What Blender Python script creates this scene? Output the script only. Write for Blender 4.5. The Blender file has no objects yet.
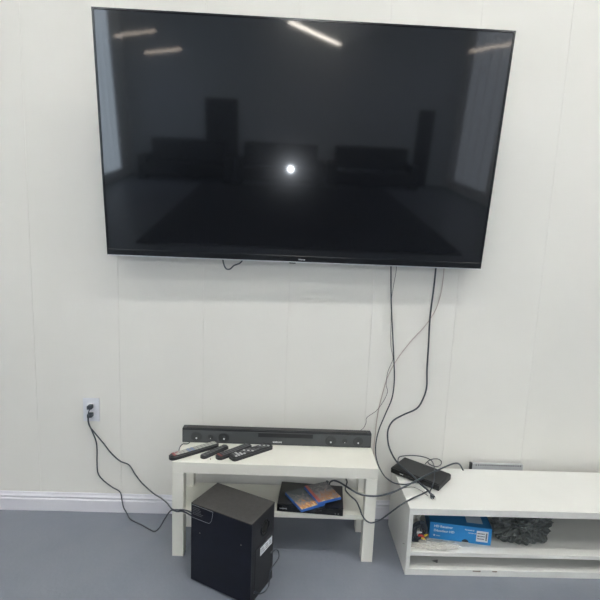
import bpy, bmesh, math, random
from mathutils import Vector, Matrix, Euler
from math import sin, cos, pi, radians
random.seed(7)
scn = bpy.context.scene
COL = scn.collection

# ------------------------------------------------------------------ camera
FPX = 469.512
CAM = Vector((.531, -2.251, 1.469))
_p, _y, _r = radians(8.48), radians(1.47), radians(2.308)
CF = Vector((sin(_y)*cos(_p), cos(_y)*cos(_p), -sin(_p)))
_R = Vector((cos(_y), -sin(_y), 0)); _U = _R.cross(CF)
CR = _R*cos(_r) + _U*sin(_r); CU = -_R*sin(_r) + _U*cos(_r)
cd = bpy.data.cameras.new('camera'); cam = bpy.data.objects.new('camera', cd); COL.objects.link(cam)
cd.sensor_fit = 'HORIZONTAL'; cd.sensor_width = 36; cd.lens = FPX*36/600; cd.clip_start = .02
M = Matrix((CR, CU, -CF)).transposed().to_4x4(); M.translation = CAM
cam.matrix_world = M
scn.camera = cam

def at(x, y, n=None, p0=None, ax=None, v=None):
    """a measured photo pixel on a real plane of the room -> metres"""
    D = CF + CR*((x-300)/FPX) + CU*((300-y)/FPX)
    if ax is not None:
        t = (v - CAM[ax]) / D[ax]
    else:
        t = (Vector(p0)-CAM).dot(Vector(n)) / D.dot(Vector(n))
    return CAM + D*t
def atY(x, y, Y): return at(x, y, ax=1, v=Y)
def atZ(x, y, Z): return at(x, y, ax=2, v=Z)

# --------------------------------------------------------------- materials
def mat(name, col, rough=.5, metal=0, spec=.5, bump=0, bscale=40, var=0, vscale=6, coat=0, emit=None, estr=0, trans=0, alpha=1, coat_rough=.05):
    m = bpy.data.materials.new(name); m.use_nodes = True
    nt = m.node_tree; b = nt.nodes['Principled BSDF']
    b.inputs['Base Color'].default_value = (*col, 1)
    b.inputs['Roughness'].default_value = rough
    b.inputs['Metallic'].default_value = metal
    b.inputs['Specular IOR Level'].default_value = spec
    b.inputs['Coat Weight'].default_value = coat
    b.inputs['Coat Roughness'].default_value = coat_rough
    b.inputs['Transmission Weight'].default_value = trans
    b.inputs['Alpha'].default_value = alpha
    if emit:
        b.inputs['Emission Color'].default_value = (*emit, 1); b.inputs['Emission Strength'].default_value = estr
    tc = nt.nodes.new('ShaderNodeTexCoord')
    if var:
        n = nt.nodes.new('ShaderNodeTexNoise'); n.inputs['Scale'].default_value = vscale; n.inputs['Detail'].default_value = 5
        nt.links.new(tc.outputs['Object'], n.inputs['Vector'])
        r = nt.nodes.new('ShaderNodeValToRGB')
        r.color_ramp.elements[0].position = .3; r.color_ramp.elements[1].position = .7
        r.color_ramp.elements[0].color = (*[c*(1-var) for c in col], 1)
        r.color_ramp.elements[1].color = (*[min(1, c*(1+var)) for c in col], 1)
        nt.links.new(n.outputs['Fac'], r.inputs['Fac']); nt.links.new(r.outputs['Color'], b.inputs['Base Color'])
    if bump:
        n = nt.nodes.new('ShaderNodeTexNoise'); n.inputs['Scale'].default_value = bscale; n.inputs['Detail'].default_value = 3
        nt.links.new(tc.outputs['Object'], n.inputs['Vector'])
        k = nt.nodes.new('ShaderNodeBump'); k.inputs['Strength'].default_value = bump; k.inputs['Distance'].default_value = .01
        nt.links.new(n.outputs['Fac'], k.inputs['Height']); nt.links.new(k.outputs['Normal'], b.inputs['Normal'])
    return m

m_wall = mat('glossy white wall panel', (.70, .695, .65), .24, spec=.28, bump=.12, bscale=3.2, var=.02, vscale=2)
m_wall2 = mat('white painted side wall', (.66, .67, .67), .5)
m_rear = mat('pale blue grey rear wall', (.50, .54, .60), .7)
m_ceil = mat('ceiling', (.62, .63, .63), .6, bump=.2, bscale=4)
m_base = mat('baseboard gloss white', (.62, .62, .66), .35)
m_bench = mat('white bench foil', (.67, .665, .60), .42, var=.02, vscale=9)
m_cab = mat('white cabinet foil', (.63, .635, .605), .38, var=.015, vscale=9)
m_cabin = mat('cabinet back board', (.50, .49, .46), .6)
m_black = mat('black plastic', (.012, .013, .016), .35)
m_blackm = mat('matt black plastic', (.02, .021, .024), .55)
m_bezel = mat('gloss black bezel', (.006, .007, .009), .18)
m_chrome = mat('brushed steel trim', (.75, .76, .77), .28, metal=1)
m_cable = mat('black cable rubber', (.038, .047, .06), .45)
m_cableg = mat('grey black wire', (.05, .045, .05), .5)
m_beige = mat('pale beige wire', (.42, .35, .32), .5)
m_grille = mat('dark grey speaker cloth', (.062, .068, .07), .6, bump=.2, bscale=900)
m_cone = mat('dark cone', (.035, .037, .04), .3)
m_silver = mat('silver print', (.6, .62, .63), .4)
m_logo = mat('bright silver print', (.9, .9, .9), .4)
m_white = mat('white plastic', (.75, .76, .78), .35)
m_plate = mat('white outlet plastic', (.66, .68, .72), .3)
m_subtop = mat('charcoal vinyl top', (.034, .032, .031), .5, var=.18, vscale=60, bump=.1, bscale=300)
m_subface = mat('navy black gloss vinyl', (.0045, .006, .013), .28, spec=.35, var=.25, vscale=14)
m_subback = mat('black vinyl back', (.012, .012, .015), .45)
m_rem = mat('remote black', (.018, .019, .023), .4)
m_btnl = mat('light grey button', (.36, .36, .33), .5)
m_btnd = mat('dark grey button', (.10, .10, .105), .5)
m_btnb = mat('blue grey button', (.16, .21, .33), .5)
m_btnr = mat('red button', (.22, .06, .06), .5)
m_btnw = mat('pale button', (.5, .5, .5), .5)
m_blue = mat('blue disc case plastic', (.03, .12, .40), .3)
m_box = mat('bright blue carton', (.018, .23, .56), .45, var=.05, vscale=12)
m_boxtop = mat('mid blue carton lid', (.022, .15, .33), .45)
m_label = mat('white paper label', (.68, .70, .72), .6)
m_glabel = mat('grey paper label', (.36, .42, .47), .6)
m_ink = mat('dark ink and notch shade', (.03, .035, .05), .6)
m_player = mat('black player metal', (.016, .017, .021), .35)
m_stb = mat('receiver black', (.017, .018, .019), .5, bump=.05, bscale=300)
m_red = mat('red plug', (.6, .04, .04), .4); m_yel = mat('yellow plug', (.75, .55, .06), .4)
m_house = mat('white lamp housing', (.8, .8, .8), .5)
m_tube = mat('fluorescent tube', (.9, .9, .9), .5, emit=(1, .985, .95), estr=19)
m_tubeR = mat('brighter fluorescent tube', (.9, .9, .9), .5, emit=(1, .985, .95), estr=36)
m_tube2 = mat('mid row fluorescent tube', (.9, .9, .9), .5, emit=(1, .99, .96), estr=16)
m_tube3 = mat('far row fluorescent tube', (.9, .9, .9), .5, emit=(1, .99, .96), estr=30)
m_glow_pane = mat('added glowing pane', (.5, .55, .6), .5, emit=(.72, .86, 1), estr=1.9)
m_glow_pane2 = mat('added dim glowing pane', (.5, .55, .6), .5, emit=(.8, .88, 1), estr=.42)
m_added_sofa = mat('black sofa leather', (.01, .01, .012), .5)
m_added_rug = mat('black rug', (.008, .008, .01), .95)
m_tubed = mat('far fluorescent tube', (.9, .9, .9), .5, emit=(1, .93, .82), estr=9)
m_streak = mat('made-up warm glow', (.9, .8, .7), .5, emit=(1, .85, .7), estr=4.5)
m_door = mat('dark door paint', (.012, .013, .016), .5)
m_vent = mat('grey plastic grille', (.42, .43, .44), .5)
m_scuff = mat('scuffed brown board', (.22, .18, .15), .8)
m_crumb = mat('brown crumb', (.2, .1, .05), .8)

# painted floor
m_floor = mat('blue grey painted concrete', (.2, .2, .2), .42)
nt = m_floor.node_tree; b = nt.nodes['Principled BSDF']; tc = nt.nodes.new('ShaderNodeTexCoord')
n1 = nt.nodes.new('ShaderNodeTexNoise'); n1.inputs['Scale'].default_value = 3; n1.inputs['Detail'].default_value = 6; n1.inputs['Roughness'].default_value = .6
r1 = nt.nodes.new('ShaderNodeValToRGB'); r1.color_ramp.elements[0].position = .3; r1.color_ramp.elements[1].position = .72
r1.color_ramp.elements[0].color = (.150, .168, .205, 1); r1.color_ramp.elements[1].color = (.185, .200, .232, 1)
nt.links.new(tc.outputs['Object'], n1.inputs['Vector']); nt.links.new(n1.outputs['Fac'], r1.inputs['Fac']); nt.links.new(r1.outputs['Color'], b.inputs['Base Color'])
n2 = nt.nodes.new('ShaderNodeTexNoise'); n2.inputs['Scale'].default_value = 60; bp_ = nt.nodes.new('ShaderNodeBump'); bp_.inputs['Strength'].default_value = .08; bp_.inputs['Distance'].default_value = .01
nt.links.new(tc.outputs['Object'], n2.inputs['Vector']); nt.links.new(n2.outputs['Fac'], bp_.inputs['Height']); nt.links.new(bp_.outputs['Normal'], b.inputs['Normal'])

# tv screen: clear reflection plus a broad anti-glare lobe
m_screen = mat('tv screen glass', (.004, .005, .007), .03)
b = m_screen.node_tree.nodes['Principled BSDF']
b.inputs['Roughness'].default_value = .2; b.inputs['Specular IOR Level'].default_value = .15
b.inputs['Coat Weight'].default_value = 1; b.inputs['Coat Roughness'].default_value = .045

# clear crumpled plastic
def plastic(name, col, alpha, rough=.18):
    m = bpy.data.materials.new(name); m.use_nodes = True; nt = m.node_tree; nt.nodes.clear()
    o = nt.nodes.new('ShaderNodeOutputMaterial'); mx = nt.nodes.new('ShaderNodeMixShader'); t = nt.nodes.new('ShaderNodeBsdfTransparent')
    p = nt.nodes.new('ShaderNodeBsdfPrincipled'); p.inputs['Base Color'].default_value = (*col, 1); p.inputs['Roughness'].default_value = rough
    lw = nt.nodes.new('ShaderNodeLayerWeight'); lw.inputs['Blend'].default_value = .45
    ma = nt.nodes.new('ShaderNodeMath'); ma.operation = 'MULTIPLY_ADD'; ma.inputs[1].default_value = .55; ma.inputs[2].default_value = alpha; ma.use_clamp = True
    nt.links.new(lw.outputs['Facing'], ma.inputs[0]); nt.links.new(ma.outputs[0], mx.inputs[0])
    nt.links.new(t.outputs[0], mx.inputs[1]); nt.links.new(p.outputs[0], mx.inputs[2]); nt.links.new(mx.outputs[0], o.inputs[0])
    return m
m_clear = plastic('clear crinkled plastic', (.85, .83, .76), .26)
m_grey = plastic('grey tinted plastic', (.07, .08, .08), .72, .28)

def cover_art(name, seed, dark, warm):
    m = mat(name, (.2, .2, .2), .22); nt = m.node_tree; b = nt.nodes['Principled BSDF']; tc = nt.nodes.new('ShaderNodeTexCoord')
    mp = nt.nodes.new('ShaderNodeMapping'); mp.inputs['Location'].default_value = (seed, seed*2, 0)
    n = nt.nodes.new('ShaderNodeTexNoise'); n.inputs['Scale'].default_value = 34; n.inputs['Detail'].default_value = 5; n.inputs['Distortion'].default_value = 1.4
    nt.links.new(tc.outputs['Object'], mp.inputs[0]); nt.links.new(mp.outputs[0], n.inputs['Vector'])
    sx = nt.nodes.new('ShaderNodeSeparateXYZ'); nt.links.new(tc.outputs['Object'], sx.inputs[0])
    ad = nt.nodes.new('ShaderNodeMath'); ad.operation = 'MULTIPLY_ADD'; ad.inputs[1].default_value = -4.5; ad.inputs[2].default_value = .0
    nt.links.new(sx.outputs['Y'], ad.inputs[0])
    su = nt.nodes.new('ShaderNodeMath'); su.operation = 'ADD'; nt.links.new(ad.outputs[0], su.inputs[0]); nt.links.new(n.outputs['Fac'], su.inputs[1])
    r = nt.nodes.new('ShaderNodeValToRGB'); e = r.color_ramp.elements
    e[0].position = .3; e[0].color = (*dark, 1); e[1].position = .78; e[1].color = (*warm, 1)
    k = r.color_ramp.elements.new(.55); k.color = (*[d*1.5+w*.12 for d, w in zip(dark, warm)], 1)
    k = r.color_ramp.elements.new(.9); k.color = (.7, .5, .3, 1)
    nt.links.new(su.outputs[0], r.inputs['Fac']); nt.links.new(r.outputs['Color'], b.inputs['Base Color'])
    return m
m_art1 = cover_art('disc cover print dark grey and orange', 1.3, (.10, .12, .13), (.50, .22, .08))
m_art2 = cover_art('disc cover print grey and orange', 4.1, (.19, .19, .20), (.46, .24, .13))

# ----------------------------------------------------------------- helpers
def box(bm, x0, x1, y0, y1, z0, z1, bev=0, seg=2, mi=0, M=None):
    r = bmesh.ops.create_cube(bm, size=1)['verts']
    for v in r:
        v.co = Vector((x0+(x1-x0)*(v.co.x+.5), y0+(y1-y0)*(v.co.y+.5), z0+(z1-z0)*(v.co.z+.5)))
    fs = list({f for v in r for f in v.link_faces})
    for f in fs: f.material_index = mi
    if bev:
        es = list({e for v in r for e in v.link_edges})
        o = bmesh.ops.bevel(bm, geom=es, offset=bev, segments=seg, affect='EDGES', profile=.6)
        r = list({v for f in o['faces'] for v in f.verts} | {v for v in r if v.is_valid})
        for f in o['faces']: f.material_index = mi
    if M is not None:
        for v in r: v.co = M @ v.co
    return r
def prism(bm, pts, h0, h1, bev=0, mi=0):
    """outline in XY extruded h0..h1 in Z"""
    vs = [bm.verts.new((x, y, h0)) for x, y in pts]; f = bm.faces.new(vs)
    if f.normal.z > 0: f.normal_flip()
    r = bmesh.ops.extrude_face_region(bm, geom=[f]); up = [g for g in r['geom'] if isinstance(g, bmesh.types.BMVert)]
    for v in up: v.co.z = h1
    for ff in bm.faces: 
        if ff.is_valid: ff.material_index = ff.material_index
    if bev:
        es = [e for e in bm.edges if all(v in up for v in e.verts)]
        bmesh.ops.bevel(bm, geom=es, offset=bev, segments=3, affect='EDGES')
def rounded(w, h, r, n=6):
    pts = []
    for cx, cy, a0 in ((w/2-r, h/2-r, 0), (-w/2+r, h/2-r, 90), (-w/2+r, -h/2+r, 180), (w/2-r, -h/2+r, 270)):
        for i in range(n+1):
            a = radians(a0+90*i/n); pts.append((cx+r*cos(a), cy+r*sin(a)))
    return pts
def cyl(bm, c, axis, r0, r1, h, seg=24, cap=True):
    z = Vector(axis).normalized(); q = z.to_track_quat('Z', 'Y').to_matrix().to_4x4(); q.translation = Vector(c)
    bmesh.ops.create_cone(bm, cap_ends=cap, segments=seg, radius1=r0, radius2=r1, depth=h, matrix=q @ Matrix.Translation((0, 0, h/2)))
def tube(bm, pts, r, seg=8, per=7, smooth=True):
    P = [Vector(p) for p in pts]
    if smooth and len(P) > 2:
        Q = []; E = [P[0]*2-P[1]] + P + [P[-1]*2-P[-2]]
        for i in range(1, len(E)-2):
            a, b_, c, d = E[i-1:i+3]
            for k in range(per):
                t = k/per
                Q.append(.5*((2*b_)+(c-a)*t+(2*a-5*b_+4*c-d)*t*t+(3*b_-a-3*c+d)*t**3))
        Q.append(P[-1]); P = Q
    T = [(P[min(i+1, len(P)-1)]-P[max(i-1, 0)]).normalized() for i in range(len(P))]
    up = Vector((0, 0, 1)) if abs(T[0].z) < .9 else Vector((1, 0, 0))
    N = (up - T[0]*up.dot(T[0])).normalized(); rings = []
    for i, p in enumerate(P):
        N = (N - T[i]*N.dot(T[i])).normalized(); B = T[i].cross(N)
        rings.append([bm.verts.new(p + (N*cos(2*pi*k/seg)+B*sin(2*pi*k/seg))*r) for k in range(seg)])
    for a, b_ in zip(rings, rings[1:]):
        for k in range(seg): 
            f = bm.faces.new((a[k], a[(k+1) % seg], b_[(k+1) % seg], b_[k])); f.smooth = True
    bm.faces.new(rings[0][::-1]); bm.faces.new(rings[-1])
    return P
def obj(name, bm, mats, parent=None, loc=(0, 0, 0), rot=(0, 0, 0), smooth=False):
    me = bpy.data.meshes.new(name); bmesh.ops.recalc_face_normals(bm, faces=bm.faces[:])
    if smooth:
        for f in bm.faces: f.smooth = True
    bm.to_mesh(me); bm.free()
    for m in (mats if isinstance(mats, (list, tuple)) else [mats]): me.materials.append(m)
    o = bpy.data.objects.new(name, me); COL.objects.link(o); o.parent = parent; o.location = loc; o.rotation_euler = rot
    return o
def tag(o, label, cat, group=None):
    o['label'] = label; o['category'] = cat
    if group: o['group'] = group
    return o
def thing(name, label, cat, loc=(0, 0, 0), rot=(0, 0, 0), group=None):
    o = bpy.data.objects.new(name, None); o.empty_display_size = .05; COL.objects.link(o); o.location = loc; o.rotation_euler = rot
    return tag(o, label, cat, group)
def struct(name, bm, m, smooth=False):
    o = obj(name, bm, m, smooth=smooth); o['kind'] = 'structure'; return o
def bx(*a, **k):
    bm = bmesh.new(); box(bm, *a, **k); return bm
def text(name, s, size, m, parent, loc, rot, ext=.0003, label=None):
    c = bpy.data.curves.new(name, 'FONT'); c.body = s; c.size = size; c.extrude = ext; c.align_x = 'LEFT'; c.align_y = 'BOTTOM_BASELINE'; c.resolution_u = 3; c.offset = size*.02
    t = bpy.data.objects.new('t', c)
    me = bpy.data.meshes.new_from_object(t); bpy.data.objects.remove(t)
    me.materials.clear(); me.materials.append(m)
    o = bpy.data.objects.new(name, me); COL.objects.link(o); o.parent = parent; o.location = loc; o.rotation_euler = rot
    return o

# ------------------------------------------------------------ room shell
XL, XR, YR, H = -3.9, 5.4, -12.3, 5.4
# panelled wall: interlocking 41 cm boards with a fine V joint, one mesh
bm = bmesh.new(); prof = [(XL, 0)]
s = .125-.409*9
while s < XR-.05:
    if s > XL+.05: prof += [(s-.0012, 0), (s-.0004, .0014), (s+.0004, .0014), (s+.0012, 0)]
    s += .409
prof.append((XR, 0))
lo = [bm.verts.new((x, y, 0)) for x, y in prof]; hi = [bm.verts.new((x, y, H)) for x, y in prof]
for i in range(len(prof)-1): bm.faces.new((lo[i], lo[i+1], hi[i+1], hi[i]))
k0 = bm.verts.new((XL, .08, 0)); k1 = bm.verts.new((XR, .08, 0)); k2 = bm.verts.new((XR, .08, H)); k3 = bm.verts.new((XL, .08, H))
bm.faces.new((k1, k0, k3, k2)); bm.faces.new((lo[0], hi[0], k3, k0)); bm.faces.new((lo[-1], k1, k2, hi[-1]))
bm.faces.new([k0, k1] + lo[::-1]); bm.faces.new([k2, k3] + hi)
struct('wall_back', bm, m_wall)
struct('wall_left', bx(XL-.1, XL, YR, .08, 0, H), m_wall2)
struct('wall_right', bx(XR, XR+.1, YR, .08, 0, H), m_wall2)
struct('wall_front', bx(XL-.1, XR+.1, YR-.1, YR, 0, H), m_rear)
struct('floor', bx(XL-.1, XR+.1, YR-.1, .08, -.1, 0), m_floor)
struct('ceiling', bx(XL-.1, XR+.1, YR-.1, .08, H, H+.1), m_ceil)
struct('door_1', bx(-1.75, -.85, YR, YR+.05, 0, 2.15), m_door)
for nm, x0, x1, ya, yb_, m in (('added_window_1', XL, XL+.04, -11.1, -9.6, m_glow_pane), ('added_window_2', XR-.04, XR, -11.6, -9.3, m_glow_pane2)):  # unseen glowing panes added to brighten the side edges of the screen
    bm = bmesh.new(); box(bm, x0, x1, ya, yb_, .3, 4.1)
    w_ = struct(nm, bm, m); bm = bmesh.new()
    for k in range(5): yy = ya+(yb_-ya)*k/4; box(bm, x0-.01 if x0 > 0 else x0, x1 if x0 > 0 else x1+.01, yy-.02, yy+.02, .26, 4.14)
    obj('window_frame', bm, m_house, w_)
bm = bmesh.new(); prism(bm, rounded(5.0, 6.2, .05), 0, .012)  # unseen rug added so the lower screen reflects something dark
tag(obj('rug', bm, m_added_rug, loc=(.8, -8.0, 0)), 'large black rug far behind the camera, added to darken the screen reflection', 'rug')
for i, (x, lb_) in enumerate(((-2.2, 'left'), (.4, 'middle'), (3.0, 'right'))):  # made-up sofas stand in for dark furniture reflected low in the screen
    t = bpy.data.objects.new('sofa', None); COL.objects.link(t); t.location = (x, -11.7, 0)
    t['label'] = 'black sofa added against the rear wall for a dark screen reflection, %s of three' % lb_; t['category'] = 'sofa'; t['group'] = 'added sofas along the rear wall'
    obj('seat', bx(-1.05, 1.05, -.45, .45, .1, .45, bev=.04), m_added_sofa, t); obj('backrest', bx(-1.05, 1.05, -.55, -.28, .1, 1.05, bev=.06), m_added_sofa, t)
    for sx_ in (-1.15, 1.15): obj('armrest', bx(sx_-.11, sx_+.11, -.5, .45, 0, .65, bev=.05), m_added_sofa, t)
struct('door_2', bx(4.3, 4.75, YR, YR+.05, 0, 2.1), m_door)
# moulded baseboard
bm = bmesh.new(); pr = [(0, 0), (-.014, 0), (-.014, .062), (-.010, .068), (-.012, .078), (-.007, .086), (-.004, .097), (0, .097)]
a = [bm.verts.new((XL, y, z)) for y, z in pr]; c = [bm.verts.new((XR, y, z)) for y, z in pr]
for i in range(len(pr)): j = (i+1) % len(pr); bm.faces.new((a[i], a[j], c[j], c[i]))
bm.faces.new(a[::-1]); bm.faces.new(c); struct('baseboard_back', bm, m_base)

# ------------------------------------------------------------------ lamps
def ceil_light(x, y, L, rz, label, mt, cat='ceiling light', hw=.07, z=None):
    z = z or H
    t = thing('ceiling_light', label, cat, (x, y, z), (0, 0, rz), 'fluorescent ceiling strips')
    if z < H:
        for sx_ in (-L*.4, L*.4): obj('hanger', bx(sx_-.006, sx_+.006, -.006, .006, -.002, H-z), m_house, t)
    obj('housing', bx(-L/2, L/2, -hw, hw, -.05, -.001, bev=.008), m_house, t)
    bm = bmesh.new()
    for s in (-.035, .035): cyl(bm, (-L/2+.03, s, -.066), (1, 0, 0), .016, .016, L-.06, 12)
    obj('tube', bm, mt, t)
    return t
for i, x in enumerate((-2.6, -.9, .8, 2.5, 4.2)):
    ceil_light(x, -1.7, 1.5, 0, 'white twin tube ceiling strip nearest the television wall, %s from the left wall' % ('first', 'second', 'third', 'fourth', 'fifth')[i], m_tube if i < 3 else m_tubeR)
for i, x in enumerate((-2.4, .9, 4.0)):
    ceil_light(x, -3.3, 1.5, 0, 'white twin tube strip in the middle ceiling row, %s' % ('left end', 'centre', 'right end')[i], m_tube2)
for i, x in enumerate((-3.0, 1.0, 4.72)):
    ceil_light(x, -6.9, 1.3, 0, 'white twin tube strip in the far ceiling row, %s' % ('left end', 'centre', 'right end')[i], m_tube3, z=3.6)
ceil_light(1.17, -10.03, 3.3, math.atan2(-3.03, 1.31), 'long hanging strip light set aslant near the rear wall', m_tubed, z=3.6)
# made-up wavy glowing ropes, added for the streaks reflected across the screen top
def string(a, b_, amp, label):
    a, b_ = Vector(a), Vector(b_); bm = bmesh.new(); pts = []
    for i in range(15):
        t = i/14; pts.append(a.lerp(b_, t) + Vector((0, 0, amp*(1 if i % 2 else -1)*random.uniform(.4, 1))))
    tube(bm, pts, .012, 6, 4); t = thing('streak_rope', label, 'string light', tuple(a)); o = obj('glow_rope', bm, m_streak, t); o.location = -a
    for q in (a, b_):
        bm = bmesh.new(); cyl(bm, q-a, (0, 0, 1), .002, .002, H-q.z, 6); obj('hanger', bm, m_cableg, t)
string((4.35, -9.1, 3.27), (5.22, -9.0, 3.44), .045, 'made-up warm wavy glowing rope hung near the right wall')
string((-3.05, -9, 3.17), (-2.2, -9, 3.32), .03, 'made-up warm wavy glowing rope hung near the left wall, upper one')
string((-2.45, -9, 2.90), (-1.7, -9, 3.01), .03, 'made-up warm wavy glowing rope hung near the left wall, lower one')
# camera phone flash beside the lens
ld = bpy.data.lights.new('phone_flash', 'SPOT'); ld.energy = 4.2; ld.shadow_soft_size = .007; ld.spot_size = radians(100); ld.spot_blend = .6; ld.color = (.86, .92, 1)
lo_ = bpy.data.objects.new('phone_flash', ld); COL.objects.link(lo_); Mf = M.copy(); Mf.translation = CAM + CR*.022 + CU*.012 - CF*.01; lo_.matrix_world = Mf

# -------------------------------------------------------------- television
TW, TH = 1.728, 1.002
tv = thing('television', 'large black flat television on the white panelled wall, tilted down', 'television', (.564, -.08, 1.3225), (radians(6.835), radians(.05), radians(.55)))
def tvo(name, bm, m, parent=None, **k): return obj(name, bm, m, parent or tv, **k)
bm = bmesh.new()                      # slim frame ring
e = .009
box(bm, -TW/2, TW/2, 0, .022, .0, .028, bev=.002); box(bm, -TW/2, TW/2, 0, .022, TH-e, TH, bev=.002)
box(bm, -TW/2, -TW/2+e, 0, .022, .01, TH-.003, bev=.002); box(bm, TW/2-e, TW/2, 0, .022, .01, TH-.003, bev=.002)
tvo('bezel', bm, m_bezel)
tvo('screen', bx(-TW/2+e*.8, TW/2-e*.8, .0025, .018, .026, TH-e*.8), m_screen)
bm = bmesh.new(); box(bm, -TW/2+.004, TW/2-.004, .018, .034, .004, TH-.004, bev=.003); box(bm, -.55, .55, .03, .058, .06, .60, bev=.01)
tvo('back_cover', bm, m_blackm)
bm = bmesh.new(); box(bm, -TW/2+.004, TW/2-.004, -.001, .014, -.0035, .001, bev=.001)
tvo('bottom_trim', bm, m_chrome)['label'] = 'bright metal strip along the bottom edge'
bm = bmesh.new(); box(bm, -.034, -.004, .001, .018, -.009, -.004, bev=.002); tvo('sensor_housing', bm, m_black)
text('logo', 'Hisense', .0098, m_silver, tv, (.008, -.0008, .0085), (radians(90), 0, 0), label=None)
# wall bracket behind it (reaches from the cover to the wall)
bm = bmesh.new(); 
box(bm, -.35, .35, .05, .095, .32, .36); box(bm, -.35, .35, .05, .115, .50, .54)
for s in (-.25, .25): box(bm, s-.02, s+.02, .056, .085, .2, .6)
tvo('wall_bracket', bm, m_blackm)

# ------------------------------------------------------------------- bench
BR = radians(-.709); bench = thing('tv_bench', 'low white open bench with square legs and a lower shelf, standing under the television', 'bench', (.056, -.066, 0), (0, 0, BR))
W, D = .9, .26
obj('tabletop', bx(0, W, -D, 0, .40, .45, bev=.0015), m_bench, bench)
for x in (0, W-.05):
    for y in (-D, -.05): obj('leg', bx(x, x+.05, y, y+.05, 0, .3998, bev=.0012), m_bench, bench)
obj('shelf', bx(.012, W-.012, -D+.018, -.012, .193, .215, bev=.001), m_bench, bench)
bpos = lambda x, y: Vector((.056+x*cos(BR)-y*sin(BR), -.066+x*sin(BR)+y*cos(BR), 0))
# --------------------------------------------------------------- soundbar
sb = thing('soundbar', 'long black soundbar lying along the back of the white bench top', 'soundbar', (.053, -.134, .4502), (0, 0, radians(-.3)))
obj('body', bx(0, .9, 0, .040, 0, .071, bev=.003), m_black, sb)
obj('front_grille', bx(.004, .896, -.003, .001, .004, .062, bev=.001), m_grille, sb)
obj('top_panel', bx(.02, .88, .004, .036, .0705, .0722, bev=.0006), m_bezel, sb)
for x, r in ((.068, .026), (.134, .013), (.198, .026), (.706, .026), (.773, .013), (.837, .024)):
    bm = bmesh.new(); n = 28
    for (ra, rb, ya, yb_) in ((r, r*.86, -.0035, -.0052), (r*.86, r*.4, -.0045, -.0032), (r*.4, .0005, -.0032, -.0062)):
        A = [bm.verts.new((ra*cos(2*pi*k/n), ya, ra*sin(2*pi*k/n))) for k in range(n)]; B = [bm.verts.new((rb*cos(2*pi*k/n), yb_, rb*sin(2*pi*k/n))) for k in range(n)]
        for k in range(n): bm.faces.new((A[k], A[(k+1) % n], B[(k+1) % n], B[k]))
    dr = obj('speaker_driver', bm, m_cone, sb, (x, 0, .031), smooth=True)
    bm = bmesh.new(); bmesh.ops.create_uvsphere(bm, u_segments=10, v_segments=6, radius=r*.17)
    obj('cap_glint', bm, m_silver, dr, (0, -.0055, -.006), smooth=True)  # silver bead low on the cone stands in for the cap's glint
obj('display_window', bx(.36, .62, -.0042, -.002, .040, .060), m_black, sb)
text('logo', 'SAMSUNG', .0095, m_logo, sb, (.430, -.0036, .013), (radians(90), 0, 0))

# ----------------------------------------------------------------- remotes
def remote(a, b_, w, th, label, keys, z=.4503, tiltx=0, round_=.45, rows=10, cols=3, roll=0, plate=None):
    a, b_ = Vector(a), Vector(b_); L = (b_-a).length; an = math.atan2(b_.y-a.y, b_.x-a.x)
    t = thing('remote_control', label, 'remote control', (*((a+b_)/2).xy, z), (roll, tiltx, an), 'remote controls on the bench top')
    bm = bmesh.new(); prism(bm, rounded(L, w, w*round_), 0, th, bev=th*.3); obj('body', bm, m_rem, t)
    if plate: obj('keypad', bx(-L*.40, L*.45, -w*.36, w*.36, th-.0005, th+.0006, bev=.0003), plate, t)
    for i in range(rows):
        for j in range(cols):
            u = -L/2+L*.09 + (L*.80)*i/(rows-1); v = (j-(cols-1)/2)*w*.78/cols
            m = keys(i, j)
            if m is None: continue
            bw = L*.80/rows*.78; bh = w*.78/cols*.8
            bm = bmesh.new(); prism(bm, rounded(bw, bh, min(bw, bh)*.3, 2), 0, .0014)
            obj('button', bm, m, t, (u, v, th))
    return t
def k1(i, j): return m_btnr if i == 0 or (i == 1 and j == 2) else (m_btnb if i in (4, 5) else m_btnl)
remote((.036, -.307, 0), (.226, -.158, 0), .042, .019, 'black remote control with light grey and blue buttons overhanging the left end of the bench', k1, rows=12, z=.4503, plate=mat('grey keypad', (.24, .24, .225), .5))
remote((.172, -.289, 0), (.272, -.174, 0), .034, .013, 'small slim black remote control, second from the left', lambda i, j: m_btnd, rows=8, cols=2)
remote((.240, -.292, 0), (.379, -.160, 0), .044, .015, 'black remote control with red end buttons partly under the largest remote', lambda i, j: m_btnr if i == 0 else m_btnd, rows=11)
def k4(i, j): return None if (i + j) % 5 == 4 else (m_btnw if i in (1, 2) or (i+j) % 3 == 0 else m_btnd)
remote((.303, -.294, 0), (.474, -.158, 0), .052, .018, 'largest black remote control with pale scattered buttons, rightmost on the bench', k4, rows=13, z=.4503, round_=.3)
bm = bmesh.new(); bmesh.ops.create_icosphere(bm, subdivisions=1, radius=.0028)
tag(obj('crumb', bm, m_crumb, loc=(*atZ(210.5, 459, .4525).xy, .4525)), 'tiny brown crumb on the bench top in front of the remotes', 'crumb')

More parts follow.
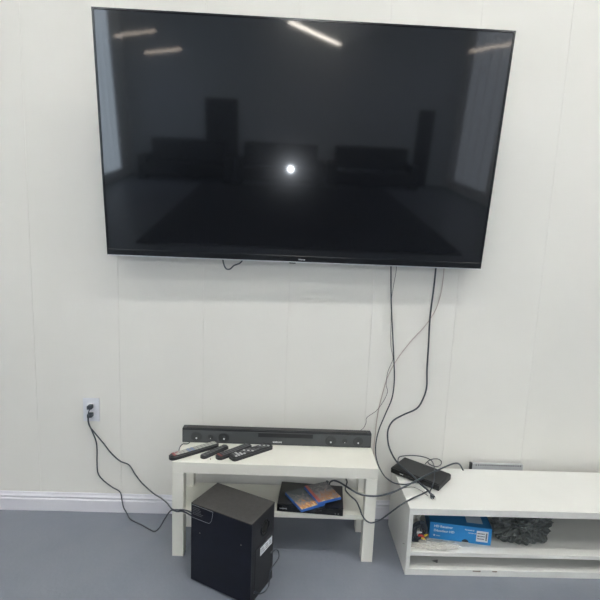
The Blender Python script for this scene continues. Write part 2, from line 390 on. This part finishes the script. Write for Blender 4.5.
# ------------------------------------------------------- player and cases
PA = math.atan2(-.027, .294)
pl = thing('disc_player', 'flat black disc player on the lower shelf of the white bench', 'disc player', (.515, -.3035, .2155), (0, 0, PA))
obj('body', bx(0, .296, .004, .19, .004, .037, bev=.002), m_player, pl)
obj('front_panel', bx(0, .296, -.003, .005, .003, .037, bev=.0015), m_bezel, pl)
obj('disc_tray', bx(.09, .2, -.0042, -.002, .016, .027, bev=.0005), m_black, pl)
for x in (.02, .27):
    for y in (.015, .17):
        bm = bmesh.new(); cyl(bm, (x, y, 0), (0, 0, 1), .008, .008, .0045, 12); obj('foot', bm, m_blackm, pl)
for x in (.262, .275):
    bm = bmesh.new(); cyl(bm, (x, -.003, .012), (0, -1, 0), .003, .003, .0015, 10); obj('button', bm, m_btnd, pl)
text('logo', 'SAMSUNG', .0072, m_silver, pl, (.012, -.0034, .016), (radians(90), 0, 0))
def case(c, an, z, label, art, L=.155, w=.122, tilt=0, red=False, roll=0):
    t = thing('disc_case', label, 'disc case', (*c, z), (tilt, roll, an), 'blue disc cases on the player')
    bm = bmesh.new(); prism(bm, rounded(w, L, .004, 3), 0, .012, bev=.0015); obj('shell', bm, m_blue, t)
    obj('cover_sheet', bx(-w/2+.0012, w/2-.002, -L/2+.0015, L/2-.0015, .0119, .0126), art, t)
    if red: obj('side_stripe', bx(-w/2+.0015, -w/2+.016, -L/2+.002, L/2-.002, .0124, .0129), mat('red printed stripe', (.42, .10, .085), .35), t)
    return t
a1 = math.atan2(-.143, .077)+pi/2
case((.640, -.268), a1, .2529, 'left blue disc case with dark and orange cover lying on the black player', m_art1)
a2 = math.atan2(-.130, .059)+pi/2
case((.722, -.2385), a2, .2668, 'right blue disc case with red striped grey cover, resting on the other case', m_art2, L=.145, red=True, w=.118)

# --------------------------------------------------------------- subwoofer
SA = radians(-27.97)
sub = thing('subwoofer', 'boxy black subwoofer standing on the floor in front of the bench', 'subwoofer', (.167, -.47, 0), (0, 0, SA))
SW, SD, SH = .292, .176, .353
obj('cabinet_body', bx(.001, SW-.001, .001, SD-.001, .006, SH-.004), m_subback, sub)
obj('side_panel', bx(0, SW, -.001, .008, .008, SH-.002, bev=.001), m_subface, sub)['label'] = 'glossy navy black side panel'
obj('top_panel', bx(0, SW, -.001, SD, SH-.006, SH, bev=.0012), m_subtop, sub)['label'] = 'charcoal matt top'
for x in (.025, SW-.025):
    for y in (.025, SD-.025):
        bm = bmesh.new(); cyl(bm, (x, y, 0), (0, 0, 1), .012, .012, .007, 12); obj('foot', bm, m_blackm, sub)
# bass port
bm = bmesh.new(); n = 32
rings = []
for rr, xx in ((.033, 0), (.031, .0035), (.027, .0035), (.023, -.002), (.021, -.02), (.0205, -.0215)):
    rings.append([bm.verts.new((SW+xx-.0005 if xx > -.01 else SW-.001+.0006, SD*.57+rr*cos(2*pi*k/n), .283+rr*sin(2*pi*k/n))) for k in range(n)])
for A, B in zip(rings, rings[1:]):
    for k in range(n): bm.faces.new((A[k], A[(k+1) % n], B[(k+1) % n], B[k]))
port = obj('bass_port', bm, m_bezel, sub, smooth=True)
bm = bmesh.new(); cyl(bm, (SW-.0008, SD*.57, .283), (1, 0, 0), .022, .022, .001, 24); obj('port_opening', bm, mat('port darkness', (.003, .003, .003), .9), port)
obj('rear_panel', bx(SW-.001, SW+.0015, .03, SD-.012, .03, .225, bev=.0006), m_blackm, sub)
lb = obj('paper_label', bx(SW+.001, SW+.0022, .066, .158, .178, .212), m_label, sub); lb['label'] = 'white printed label'
bm = bmesh.new()
for i, (u0, u1) in enumerate(((.07, .10), (.104, .13), (.135, .153))):
    for j in range(3): box(bm, SW+.0021, SW+.0024, u0, u1-.004*j, .186+j*.008, .1885+j*.008)
obj('print', bm, m_btnd, lb)
# printed rounded outline with small lines of text on the side panel
bm = bmesh.new(); y = -.0016
tube(bm, [(0.001, y, .290), (.03, y, .290), (.085, y, .290), (.093, y, .292), (.099, y, .299), (.104, y, .31), (.109, y, .342), (.106, y, .3455), (.09, y, .346), (.03, y, .346), (.002, y, .346)], .0009, 5, 5)
st = obj('printed_outline', bm, mat('grey print', (.2, .21, .22), .5), sub)
bm = bmesh.new()
for j, L in enumerate((.030, .042, .036, .050, .044)):
    x = .008
    while x < .008+L:
        w = random.uniform(.004, .009); box(bm, x, x+w, -.0016, -.0008, .334-j*.0072, .3365-j*.0072); x += w+.002
obj('small_print', bm, m_btnd, st)
for x, z in ((.045, .232), (.245, .251)):
    bm = bmesh.new(); cyl(bm, (x, 0, z), (0, -1, 0), .0035, .002, .0018, 12); obj('scuff_mark', bm, mat('pale scuff', (.2, .19, .17), .7), sub)

# ----------------------------------------------------------- white cabinet
KX, KW, KF, KB, KH = 1.083, 1.25, -.412, -.058, .314
kb = thing('media_cabinet', 'low white open media cabinet standing on the floor right of the bench', 'cabinet', (KX, 0, 0))
obj('top_board', bx(0, KW, KF, KB, .284, KH, bev=.0012), m_cab, kb)
obj('bottom_board', bx(0, KW, KF, KB, .0, .030, bev=.0012), m_cab, kb)
obj('side_board', bx(0.0005, .018, KF+.001, KB, .0302, .2838), m_cab, kb)
obj('side_board', bx(KW-.018, KW-.0005, KF+.001, KB, .0302, .2838), m_cab, kb)
obj('shelf', bx(.0182, KW-.0182, KF+.004, KB-.006, .089, .107, bev=.001), m_cab, kb)
obj('back_board', bx(.018, KW-.018, KB-.006, KB, .0302, .2838), m_cabin, kb)
for x0, x1 in ((.298, .330), (.384, .402)):
    bm = bmesh.new(); random.seed(int(x0*1000))
    k = x0
    while k < x1:
        w = random.uniform(.003, .008); h = random.uniform(.002, .005); box(bm, k, k+w, KF-.0006, KF+.002, .024-h/2, .0265+h/3); k += w*.8
    obj('worn_edge', bm, m_scuff, kb)['label'] = 'chipped brown worn patch'

# receiver box (blue carton)
BA = math.atan2(-.045, .264)
cb = thing('receiver_carton', 'bright blue cardboard box with white lettering on the cabinet shelf', 'box', (1.211, -.310, .1075), (0, 0, BA))
bw, bh, bd = .268, .079, .17
bm = bmesh.new(); pts = [(0, 0)]
# front face with half-round finger notch in its lower edge
nx, nr = .158, .016
prof = [(0, 0), (nx-nr, 0)] + [(nx-nr*cos(pi*k/10), nr*sin(pi*k/10)) for k in range(1, 10)] + [(nx+nr, 0), (bw, 0), (bw, bh), (0, bh)]
A = [bm.verts.new((x, 0, z)) for x, z in prof]; B = [bm.verts.new((x, .003, z)) for x, z in prof]
bm.faces.new(A); bm.faces.new(B[::-1])
for i in range(len(A)): j = (i+1) % len(A); bm.faces.new((A[i], B[i], B[j], A[j]))
obj('front_flap', bm, m_box, cb)
bm = bmesh.new(); box(bm, 0, bw, .0032, bd, .0, bh-.001); obj('carton_body', bm, m_boxtop, cb)
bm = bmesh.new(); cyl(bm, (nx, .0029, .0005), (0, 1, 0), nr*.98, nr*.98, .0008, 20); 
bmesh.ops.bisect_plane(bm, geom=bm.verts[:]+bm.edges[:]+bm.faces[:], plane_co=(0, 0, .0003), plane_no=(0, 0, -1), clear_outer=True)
obj('notch_shadow_board', bm, m_ink, cb)  # dark disc stands in for the shade inside the finger notch
obj('lid', bx(-.0, bw, .002, bd, bh-.0005, bh+.001), m_boxtop, cb)
obj('grey_label', bx(.165, .235, .03, .11, bh+.001, bh+.0016), m_glabel, cb)
R90 = (radians(90), 0, 0)
text('lettering', 'HD Receiver', .0155, m_white, cb, (.018, -.0004, .058), R90)
text('lettering', 'Décodeur HD', .0155, m_white, cb, (.018, -.0004, .037), R90)
text('lettering', 'Powered by', .0085, m_label, cb, (.152, -.0004, .060), R90)
text('lettering', 'Optimisé par', .0065, m_label, cb, (.168, -.0004, .047), R90)
text('lettering', 'direct', .0075, m_label, cb, (.030, -.0004, .015), R90)
bm = bmesh.new(); cyl(bm, (.022, .0, .018), (0, -1, 0), .0045, .0045, .0005, 16); obj('emblem', bm, m_white, cb)
lb = obj('barcode_label', bx(.204, .254, -.0008, .0002, .013, .064), m_label, cb)
bm = bmesh.new()
for j in range(3):
    x = .2075
    while x < .238:
        w = random.uniform(.0006, .002); box(bm, x, x+w, -.0012, -.0007, .024+j*.0125, .0295+j*.0125); x += w+random.uniform(.0005, .0012)
z = .020
while z < .056:
    w = random.uniform(.0008, .0022); box(bm, .243, .250, -.0012, -.0007, z, z+w); z += w+.001
obj('barcode', bm, m_ink, lb)

# coil of audio cables with coloured plugs
ac = thing('av_cable_coil', 'coiled black audio video cable with red white and yellow plugs in the cabinet corner', 'cable', (1.152, -.335, .108))
bm = bmesh.new(); pts = []
for i in range(110):
    t = i/110*2*pi*6.3; rr = .030+.013*sin(i*.41)
    pts.append((rr*cos(t), .012*sin(i*.37)+.010*cos(t), .047+(rr*.95)*sin(t)+.003*sin(i)))
tube(bm, pts, .0045, 7, 3); obj('cord', bm, m_cable, ac)
for (x, z, m, rz) in ((-.012, .060, m_white, .3), (.002, .048, m_red, -.4), (.008, .034, m_yel, -.2), (.022, .044, m_yel, .8), (-.006, .044, m_red, .5)):
    bm = bmesh.new(); cyl(bm, (0, 0, 0), (cos(rz), -.5, sin(rz)), .0048, .004, .014, 12); cyl(bm, Vector((cos(rz), -.5, sin(rz))).normalized()*.014, (cos(rz), -.5, sin(rz)), .0022, .0022, .006, 8)
    obj('plug', bm, m, ac, (x-.002, -.030, z+.004), smooth=False)

def crumple(name, c, sx, sy, sz, m, label, seed, sub=4, amp=.22, flat=True, parent=None):
    from mathutils import noise
    bm = bmesh.new(); bmesh.ops.create_icosphere(bm, subdivisions=sub, radius=1)
    for v in bm.verts:
        p = v.co.copy(); o = Vector((seed, seed*1.7, seed*.3))
        d = noise.noise(p*1.7+o)*amp*1.3 + abs(noise.noise(p*4.3+o))*amp + abs(noise.noise(p*9+o))*amp*.45
        p = p*(1-amp*.5+d)
        q = Vector((p.x*sx, p.y*sy, p.z*sz+sz*.9))
        if flat and q.z < .0015: q.z = .0015 + .0004*noise.noise(p*20)
        v.co = q
    bmesh.ops.dissolve_degenerate(bm, dist=1e-5, edges=bm.edges[:])
    return obj(name, bm, m, parent, c)
o = crumple('plastic_bag', (1.215, -.372, .1072), .098, .028, .011, m_clear, '', 3.1, sub=5, amp=.45)
tag(o, 'flattened clear crinkled plastic bag lying on the shelf before the blue box', 'plastic bag')
# tall clear bag folds behind the coil
bm = bmesh.new(); from mathutils import noise
nx_, nz_ = 26, 22; g = []
for i in range(nx_):
    row = []
    for j in range(nz_):
        u = i/(nx_-1); w = j/(nz_-1)
        y = .022*noise.noise(Vector((u*6, w*3, 2)))+.012*abs(noise.noise(Vector((u*16, w*7, 5)))) - .03*w*u
        row.append(bm.verts.new((.002+.085*u*(1-.35*w)+.006*sin(w*9), y, .002+.150*w*(.75+.25*sin(u*5+1)**2))))
    g.append(row)
for i in range(nx_-1):
    for j in range(nz_-1): bm.faces.new((g[i][j], g[i+1][j], g[i+1][j+1], g[i][j+1])).smooth = True
o = obj('plastic_wrap', bm, m_clear, loc=(1.106, -.262, .107)); md = o.modifiers.new('s', 'SOLIDIFY'); md.thickness = .0006
tag(o, 'upright sheet of clear plastic wrap in the left corner of the cabinet', 'plastic wrap')
o = crumple('grey_bag', (1.634, -.297, .1072), .135, .085, .086, m_grey, '', 8.2, sub=5, amp=.38)
tag(o, 'dark grey translucent plastic bag stuffed in the cabinet right of the blue box', 'plastic bag')
dv = thing('black_adapter', 'dark device wrapped inside the grey plastic bag', 'adapter', (1.61, -.27, .110), (radians(-14), 0, radians(-8)))
obj('body', bx(-.05, .05, -.02, .02, .012, .10, bev=.006), m_stb, dv)
bm = bmesh.new()
for k in range(5): box(bm, -.035, .035, -.0212, -.0195, .03+k*.012, .034+k*.012)
obj('vent_slots', bm, m_btnd, dv)
# scrap lying under the shelf
bm = bmesh.new(); prism(bm, [(0, 0), (.03, .008), (.022, -.014)], 0, .0015)
tag(obj('paper_scrap', bm, mat('grey scrap', (.16, .17, .17), .7), loc=(1.215, -.36, .0302)), 'small dark scrap on the cabinet bottom board', 'scrap')

# ------------------------------------------------------------ receiver box
A3 = math.atan2(-.159, .187)
rb = thing('satellite_receiver', 'black slab receiver lying askew on the left end of the white cabinet top', 'receiver', (1.060, -.121, .3142), (0, 0, A3))
rL, rD = .246, .143
bm = bmesh.new(); box(bm, 0, rL, 0, rD, .004, .030, bev=.004); obj('body', bm, m_stb, rb)
bm = bmesh.new(); box(bm, .004, rL-.004, .004, rD-.004, .029, .0345, bev=.0035); obj('raised_top', bm, m_stb, rb)
obj('front_panel', bx(.004, rL-.004, -.0012, .003, .006, .027, bev=.0008), m_bezel, rb)
for x in (.02, rL-.02):
    for y in (.02, rD-.02):
        bm = bmesh.new(); cyl(bm, (x, y, 0), (0, 0, 1), .007, .007, .0045, 12); obj('foot', bm, m_blackm, rb)
bm = bmesh.new(); box(bm, .05, .068, -.0018, -.001, .015, .019); obj('indicator', bm, m_btnw, rb)

# grille strip behind cabinet
vg = thing('vent_strip', 'grey perforated strip with a black end sticking up behind the white cabinet', 'vent', (1.497, -.036, 0), (0, 0, 0))
bm = bmesh.new(); box(bm, 0, .26, 0, .016, 0, .333, bev=.002)
x = .012
obj('panel', bm, m_vent, vg)
bm = bmesh.new()
for i in range(20):
    box(bm, .016+i*.012, .021+i*.012, -.0006, .001, .322, .329)
obj('perforations', bm, m_blackm, vg)
obj('end_cap', bx(-.012, .0, 0, .016, .0, .335, bev=.002), m_black, vg)

# ------------------------------------------------------------------ outlet
ol = thing('wall_outlet', 'white duplex wall outlet on the panelled wall left of the bench', 'outlet', (-.426, 0, .545))
bm = bmesh.new(); box(bm, -.04, .04, -.006, -.0002, -.060, .060, bev=.0025); obj('cover_plate', bm, m_plate, ol)
for z in (-.021, .021):
    bm = bmesh.new(); v = box(bm, -.017, .017, -.0085, -.005, z-.0145, z+.0145, bev=.003); obj('socket', bm, m_white, ol)

# ------------------------------------------------------------------ cables
def cable(name, pts, r, m, label, cat='cable', seg=8, per=7):
    t = thing(name, label, cat, pts[0])
    bm = bmesh.new(); o = Vector(pts[0]); tube(bm, [Vector(p)-o for p in pts], r, seg, per); obj('cord', bm, m, t)
    return t
def plug_at(t, p, d, m=None, s=1.0, prongs=True, nm='plug'):
    """moulded plug: tapered body, strain relief and two blades"""
    o = Vector(t.location); d = Vector(d).normalized(); q = d.to_track_quat('Z', 'Y').to_matrix().to_4x4(); q.translation = Vector(p)-o
    bm = bmesh.new(); v = box(bm, -.011*s, .011*s, -.008*s, .008*s, 0, .024*s, bev=.004*s)
    for w in bm.verts:
        k = .65+.35*(w.co.z/(.024*s)); w.co.x *= k; w.co.y *= k
    bmesh.ops.create_cone(bm, cap_ends=True, segments=10, radius1=.0035*s, radius2=.006*s, depth=.012*s, matrix=Matrix.Translation((0, 0, -.005*s)))
    for w in bm.verts: w.co = q @ w.co
    pg = obj(nm, bm, m or m_cable, t)
    if prongs:
        for k in (-.0055, .0055):
            bm = bmesh.new(); box(bm, k*s-.0009, k*s+.0009, -.003*s, .003*s, .023*s, .038*s)
            for w in bm.verts: w.co = q @ w.co
            obj('blade', bm, m_chrome, pg)
    return pg
Y = atY
def Z(x, y, h): return atZ(x, y, h + (.009 if .3 < h < .4 else 0))
# power cord from the outlet to the subwoofer
sp = [Y(91.5, 407, -.038), Y(89, 411, -.036), Y(88, 417, -.03), Y(89, 425, -.022), Y(94, 432, -.012), Y(104, 444, -.008), Y(111, 453, -.008), Y(120, 461, -.008), Y(129, 465, -.008), Y(135, 474, -.009), Y(142, 483, -.012), Y(153, 493, -.05), Y(161, 498, -.13), Y(167, 503, -.24),
      Y(172, 509, -.332), Y(177, 509.8, -.336), Y(184, 510, -.345), Y(190, 512, -.37), (.20, -.395, .222)]
t = cable('power_cord', sp, .0031, m_cable, 'black power cord from the upper outlet socket running past the bench leg to the subwoofer', 'power cord')
def wall_plug(t, z):
    o = Vector(t.location); bm = bmesh.new()
    v = box(bm, -.012, .012, -.028, 0, -.010, .010, bev=.004)
    for w in bm.verts:
        w.co.z += .35*min(0, w.co.x+.005) + .0
        w.co += Vector((-.424, -.0085, z)) - o
    obj('plug', bm, m_cable, t)
wall_plug(t, .567)
sp = [Y(91.5, 414, -.038), Y(88.5, 418, -.034), Y(89, 424, -.028), Y(92, 431, -.016), Y(96, 441, -.008), Y(97, 450, -.007), Y(97, 462, -.007), Y(98, 473, -.007), Y(103, 480, -.007), Y(112, 487, -.008), Y(120, 492, -.012), Y(122, 500, -.022), Y(123.5, 507, -.026),
      Z(127, 513.5, .008), Z(131, 519.5, .0045), Z(142, 525, .0045), Z(149, 529, .0045), Z(155, 531.3, .006), Y(160, 527, -.165), Y(165, 518.5, -.24), Y(171, 510.5, -.3335), Y(177, 511.5, -.3375), Y(184, 511.8, -.345), (.172, -.372, .213)]
t = cable('power_cord', sp, .0031, m_cable, 'black power cord from the lower outlet socket, dipping to the floor before the bench leg', 'power cord')
wall_plug(t, .525)
# cord by the soundbar end
cable('audio_cord', [Y(176, 470, -.05), Y(177, 458, -.045), Z(178.6, 452, .462), Z(180, 447, .456), Z(183, 444, .454), Z(189, 443, .4535), (.10, -.068, .462)], .0022, m_cable, 'short black cord curling over the left end of the bench behind the soundbar')
# television power cord
tp = [Y(436, 262, -.045), Y(435.5, 272, -.045), Y(433.5, 290, -.035), Y(430, 318, -.022), Y(428.5, 345, -.018), Y(427, 370, -.018), Y(426.5, 388, -.018), Y(422, 401, -.02), Y(416, 409, -.022), Y(403, 415, -.026), Y(393, 421, -.03), Y(388, 430, -.04), Y(388, 442, -.06), Y(391, 452, -.10),
      Z(397, 462, .352), Z(406, 470, .347), Z(414, 477, .346), Z(421, 484.5, .345), Y(427, 489.5, -.285), Z(431, 494, .316)]
t = cable('television_power_cord', tp, .0042, m_cable, 'thick black cord hanging from the right of the television down over the receiver', 'power cord')
plug_at(t, Z(431.5, 494.5, .316), (Z(434.5, 501, .313)-Z(431.5, 494.5, .316)), s=.95)
# middle lead
cable('video_cable', [Y(391, 262, -.04), Y(391, 275, -.035), Y(391.2, 300, -.022), Y(392.5, 330, -.018), Y(393.8, 358, -.018), Y(394.3, 380, -.018), Y(392, 398, -.02), Y(385, 415, -.026), Y(378.5, 431, -.035), Y(375.6, 447, -.06), Y(377, 461, -.10), Y(383, 474, -.15), Y(392, 482, -.20), Y(402, 484.3, -.225), Y(411, 483.5, -.235), Y(418, 481, -.25), Z(424, 478, .348)], .0032, m_cable,
      'black cable hanging from the television, dipping between bench and cabinet to the receiver')
# thin wire
cable('thin_wire', [Y(396.5, 262, -.034), Y(396, 272, -.03), Y(393.5, 286, -.022), Y(391.5, 300, -.014), Y(391, 325, -.012), Y(390.6, 336, -.012), Y(391, 347, -.012), Y(393, 358, -.012), Y(391, 364, -.012), Y(387.5, 373, -.012), Y(386.2, 385, -.012), Y(387.5, 392, -.012), Y(383, 402, -.012), Y(376, 411, -.012), Y(367, 417.5, -.014), Y(366, 423, -.02), Y(363, 428.5, -.035), Y(357, 432, -.055), (.87, -.064, .49)],
      .0012, m_cableg, 'thin dark wire winding down the wall to the back of the soundbar', 'wire', seg=6)
cable('pale_wire', [Y(444.5, 262, -.03), Y(443, 280, -.016), Y(440, 297, -.008), Y(435, 311, -.006), Y(425, 326, -.006), Y(412, 340, -.006), Y(398, 358, -.006), Y(388, 376, -.006), Y(383, 392, -.006), Y(378, 412, -.006), Y(375.5, 432, -.006), Y(373.5, 452, -.006), Y(372.5, 470, -.008), Y(372, 490, -.014)],
      .0020, m_beige, 'pale beige wire curving across the wall below the television', 'wire', seg=6)
# hook of cable under the tv
cable('cable_loop', [Y(222.5, 256, -.04), Y(223.5, 263, -.045), Y(226, 268.5, -.05), Y(230, 269, -.05), Y(234, 265.5, -.05), Y(240, 263, -.045), Y(244, 258, -.04)], .0035, m_cable, 'short black cable loop poking out below the left half of the television')
# leads from the disc player
cable('player_cable', [(.762, -.095, .245), (.752, -.12, .262), Y(329, 486, -.145), Y(330, 482.3, -.16), Y(334, 480.6, -.19), Y(340, 482.6, -.24), Y(347, 487, -.30), Y(357, 493, -.34), Y(366, 495.6, -.345), Y(377, 496, -.35), Y(389, 493.5, -.35), Y(400, 489, -.34), Y(412, 483, -.30), Z(425, 476, .356), Z(438, 470, .352), Y(447, 466, -.12), Y(454, 463.5, -.10), Y(459, 464, -.09), Y(462.5, 469, -.075), Y(463.5, 472, -.068)], .0040, m_cable,
      'thick black cable looping from the disc player across the gap and over the receiver')
cable('player_power_cord', [Y(346, 479, -.09), Y(347, 482, -.12), Y(346, 486, -.16), Y(345.5, 490, -.24), Y(350, 495.5, -.29), Y(356, 501, -.315), Y(359.5, 508, -.333), Y(362, 515, -.338), Y(366, 520.5, -.342), Y(371.5, 522.8, -.345), Y(380, 520, -.35), Y(390, 513, -.36), Y(400, 505.5, -.375), Z(412, 498.5, .312), Z(422, 494, .3095), Z(429, 490.3, .309)], .0033, m_cable,
      'black cord sagging from the disc player in front of the bench leg onto the cabinet')
cable('receiver_lead', [Y(398.5, 464, -.06), Y(398, 460, -.055), Y(399.5, 457, -.05), Y(405, 455.8, -.045), Y(414, 455.6, -.04), Y(423, 456.8, -.04), Y(430, 459.5, -.045), Y(433.5, 464, -.07), Z(434.5, 471, .352), Z(434, 480, .350), Z(432, 487, .349), Y(430, 492, -.30), Z(431, 495.5, .322)], .0026, m_cable,
      'thin black lead arching behind and across the receiver on the cabinet')
cable('receiver_lead', [Z(424, 466, .346), Y(427, 462, -.07), Y(432, 459.2, -.05), Y(438, 459, -.045), Y(441.3, 461.5, -.05), Y(440.5, 465, -.07), Z(436, 466.5, .352), Z(430, 464.5, .350), Z(428, 462.5, .350)], .0024, m_cable,
      'small curled black lead at the back corner of the receiver')
cable('thin_grey_cord', [Z(402, 488, .3072)+Vector((.004,0,0)), Z(412, 487, .3072), Z(420, 490, .3072), Z(428, 496, .3072)], .0012, m_cableg, 'thin grey wire on the cabinet top in front of the receiver', 'wire', seg=6)
# subwoofer rear lead
d1 = Vector((cos(SA), sin(SA), 0)); d2 = Vector((-sin(SA), cos(SA), 0)); F0 = Vector((.167, -.47, 0)) + d1*SW
def N(x, y, off):
    P = at(x, y, n=d1, p0=F0+d1*off)
    return P if P.z > .0045 else atZ(x, y, .0045)
cable('subwoofer_lead', [F0+d2*.15+Vector((0, 0, .135))-d1*.0, N(276, 549.5, .012), N(278.6, 552.5, .02), N(278.5, 558, .024), N(274.5, 564, .022), N(270.5, 570, .02), N(269.5, 578, .02), N(268.5, 586, .02), N(265, 591, .03), N(259.5, 593.5, .03), N(255, 592, .02), F0+d2*.03+Vector((0, 0, .04))], .0027, m_cable,
      'thin black lead looping out of the subwoofer rear panel')

# ------------------------------------------------------------- world/render
w = bpy.data.worlds.new('world'); scn.world = w; w.use_nodes = True
w.node_tree.nodes['Background'].inputs[0].default_value = (.5, .52, .55, 1); w.node_tree.nodes['Background'].inputs[1].default_value = .05
vs = scn.view_settings; vs.view_transform = 'Standard'; vs.look = 'None'; vs.gamma = 1; vs.exposure = 1.78; vs.use_curve_mapping = False
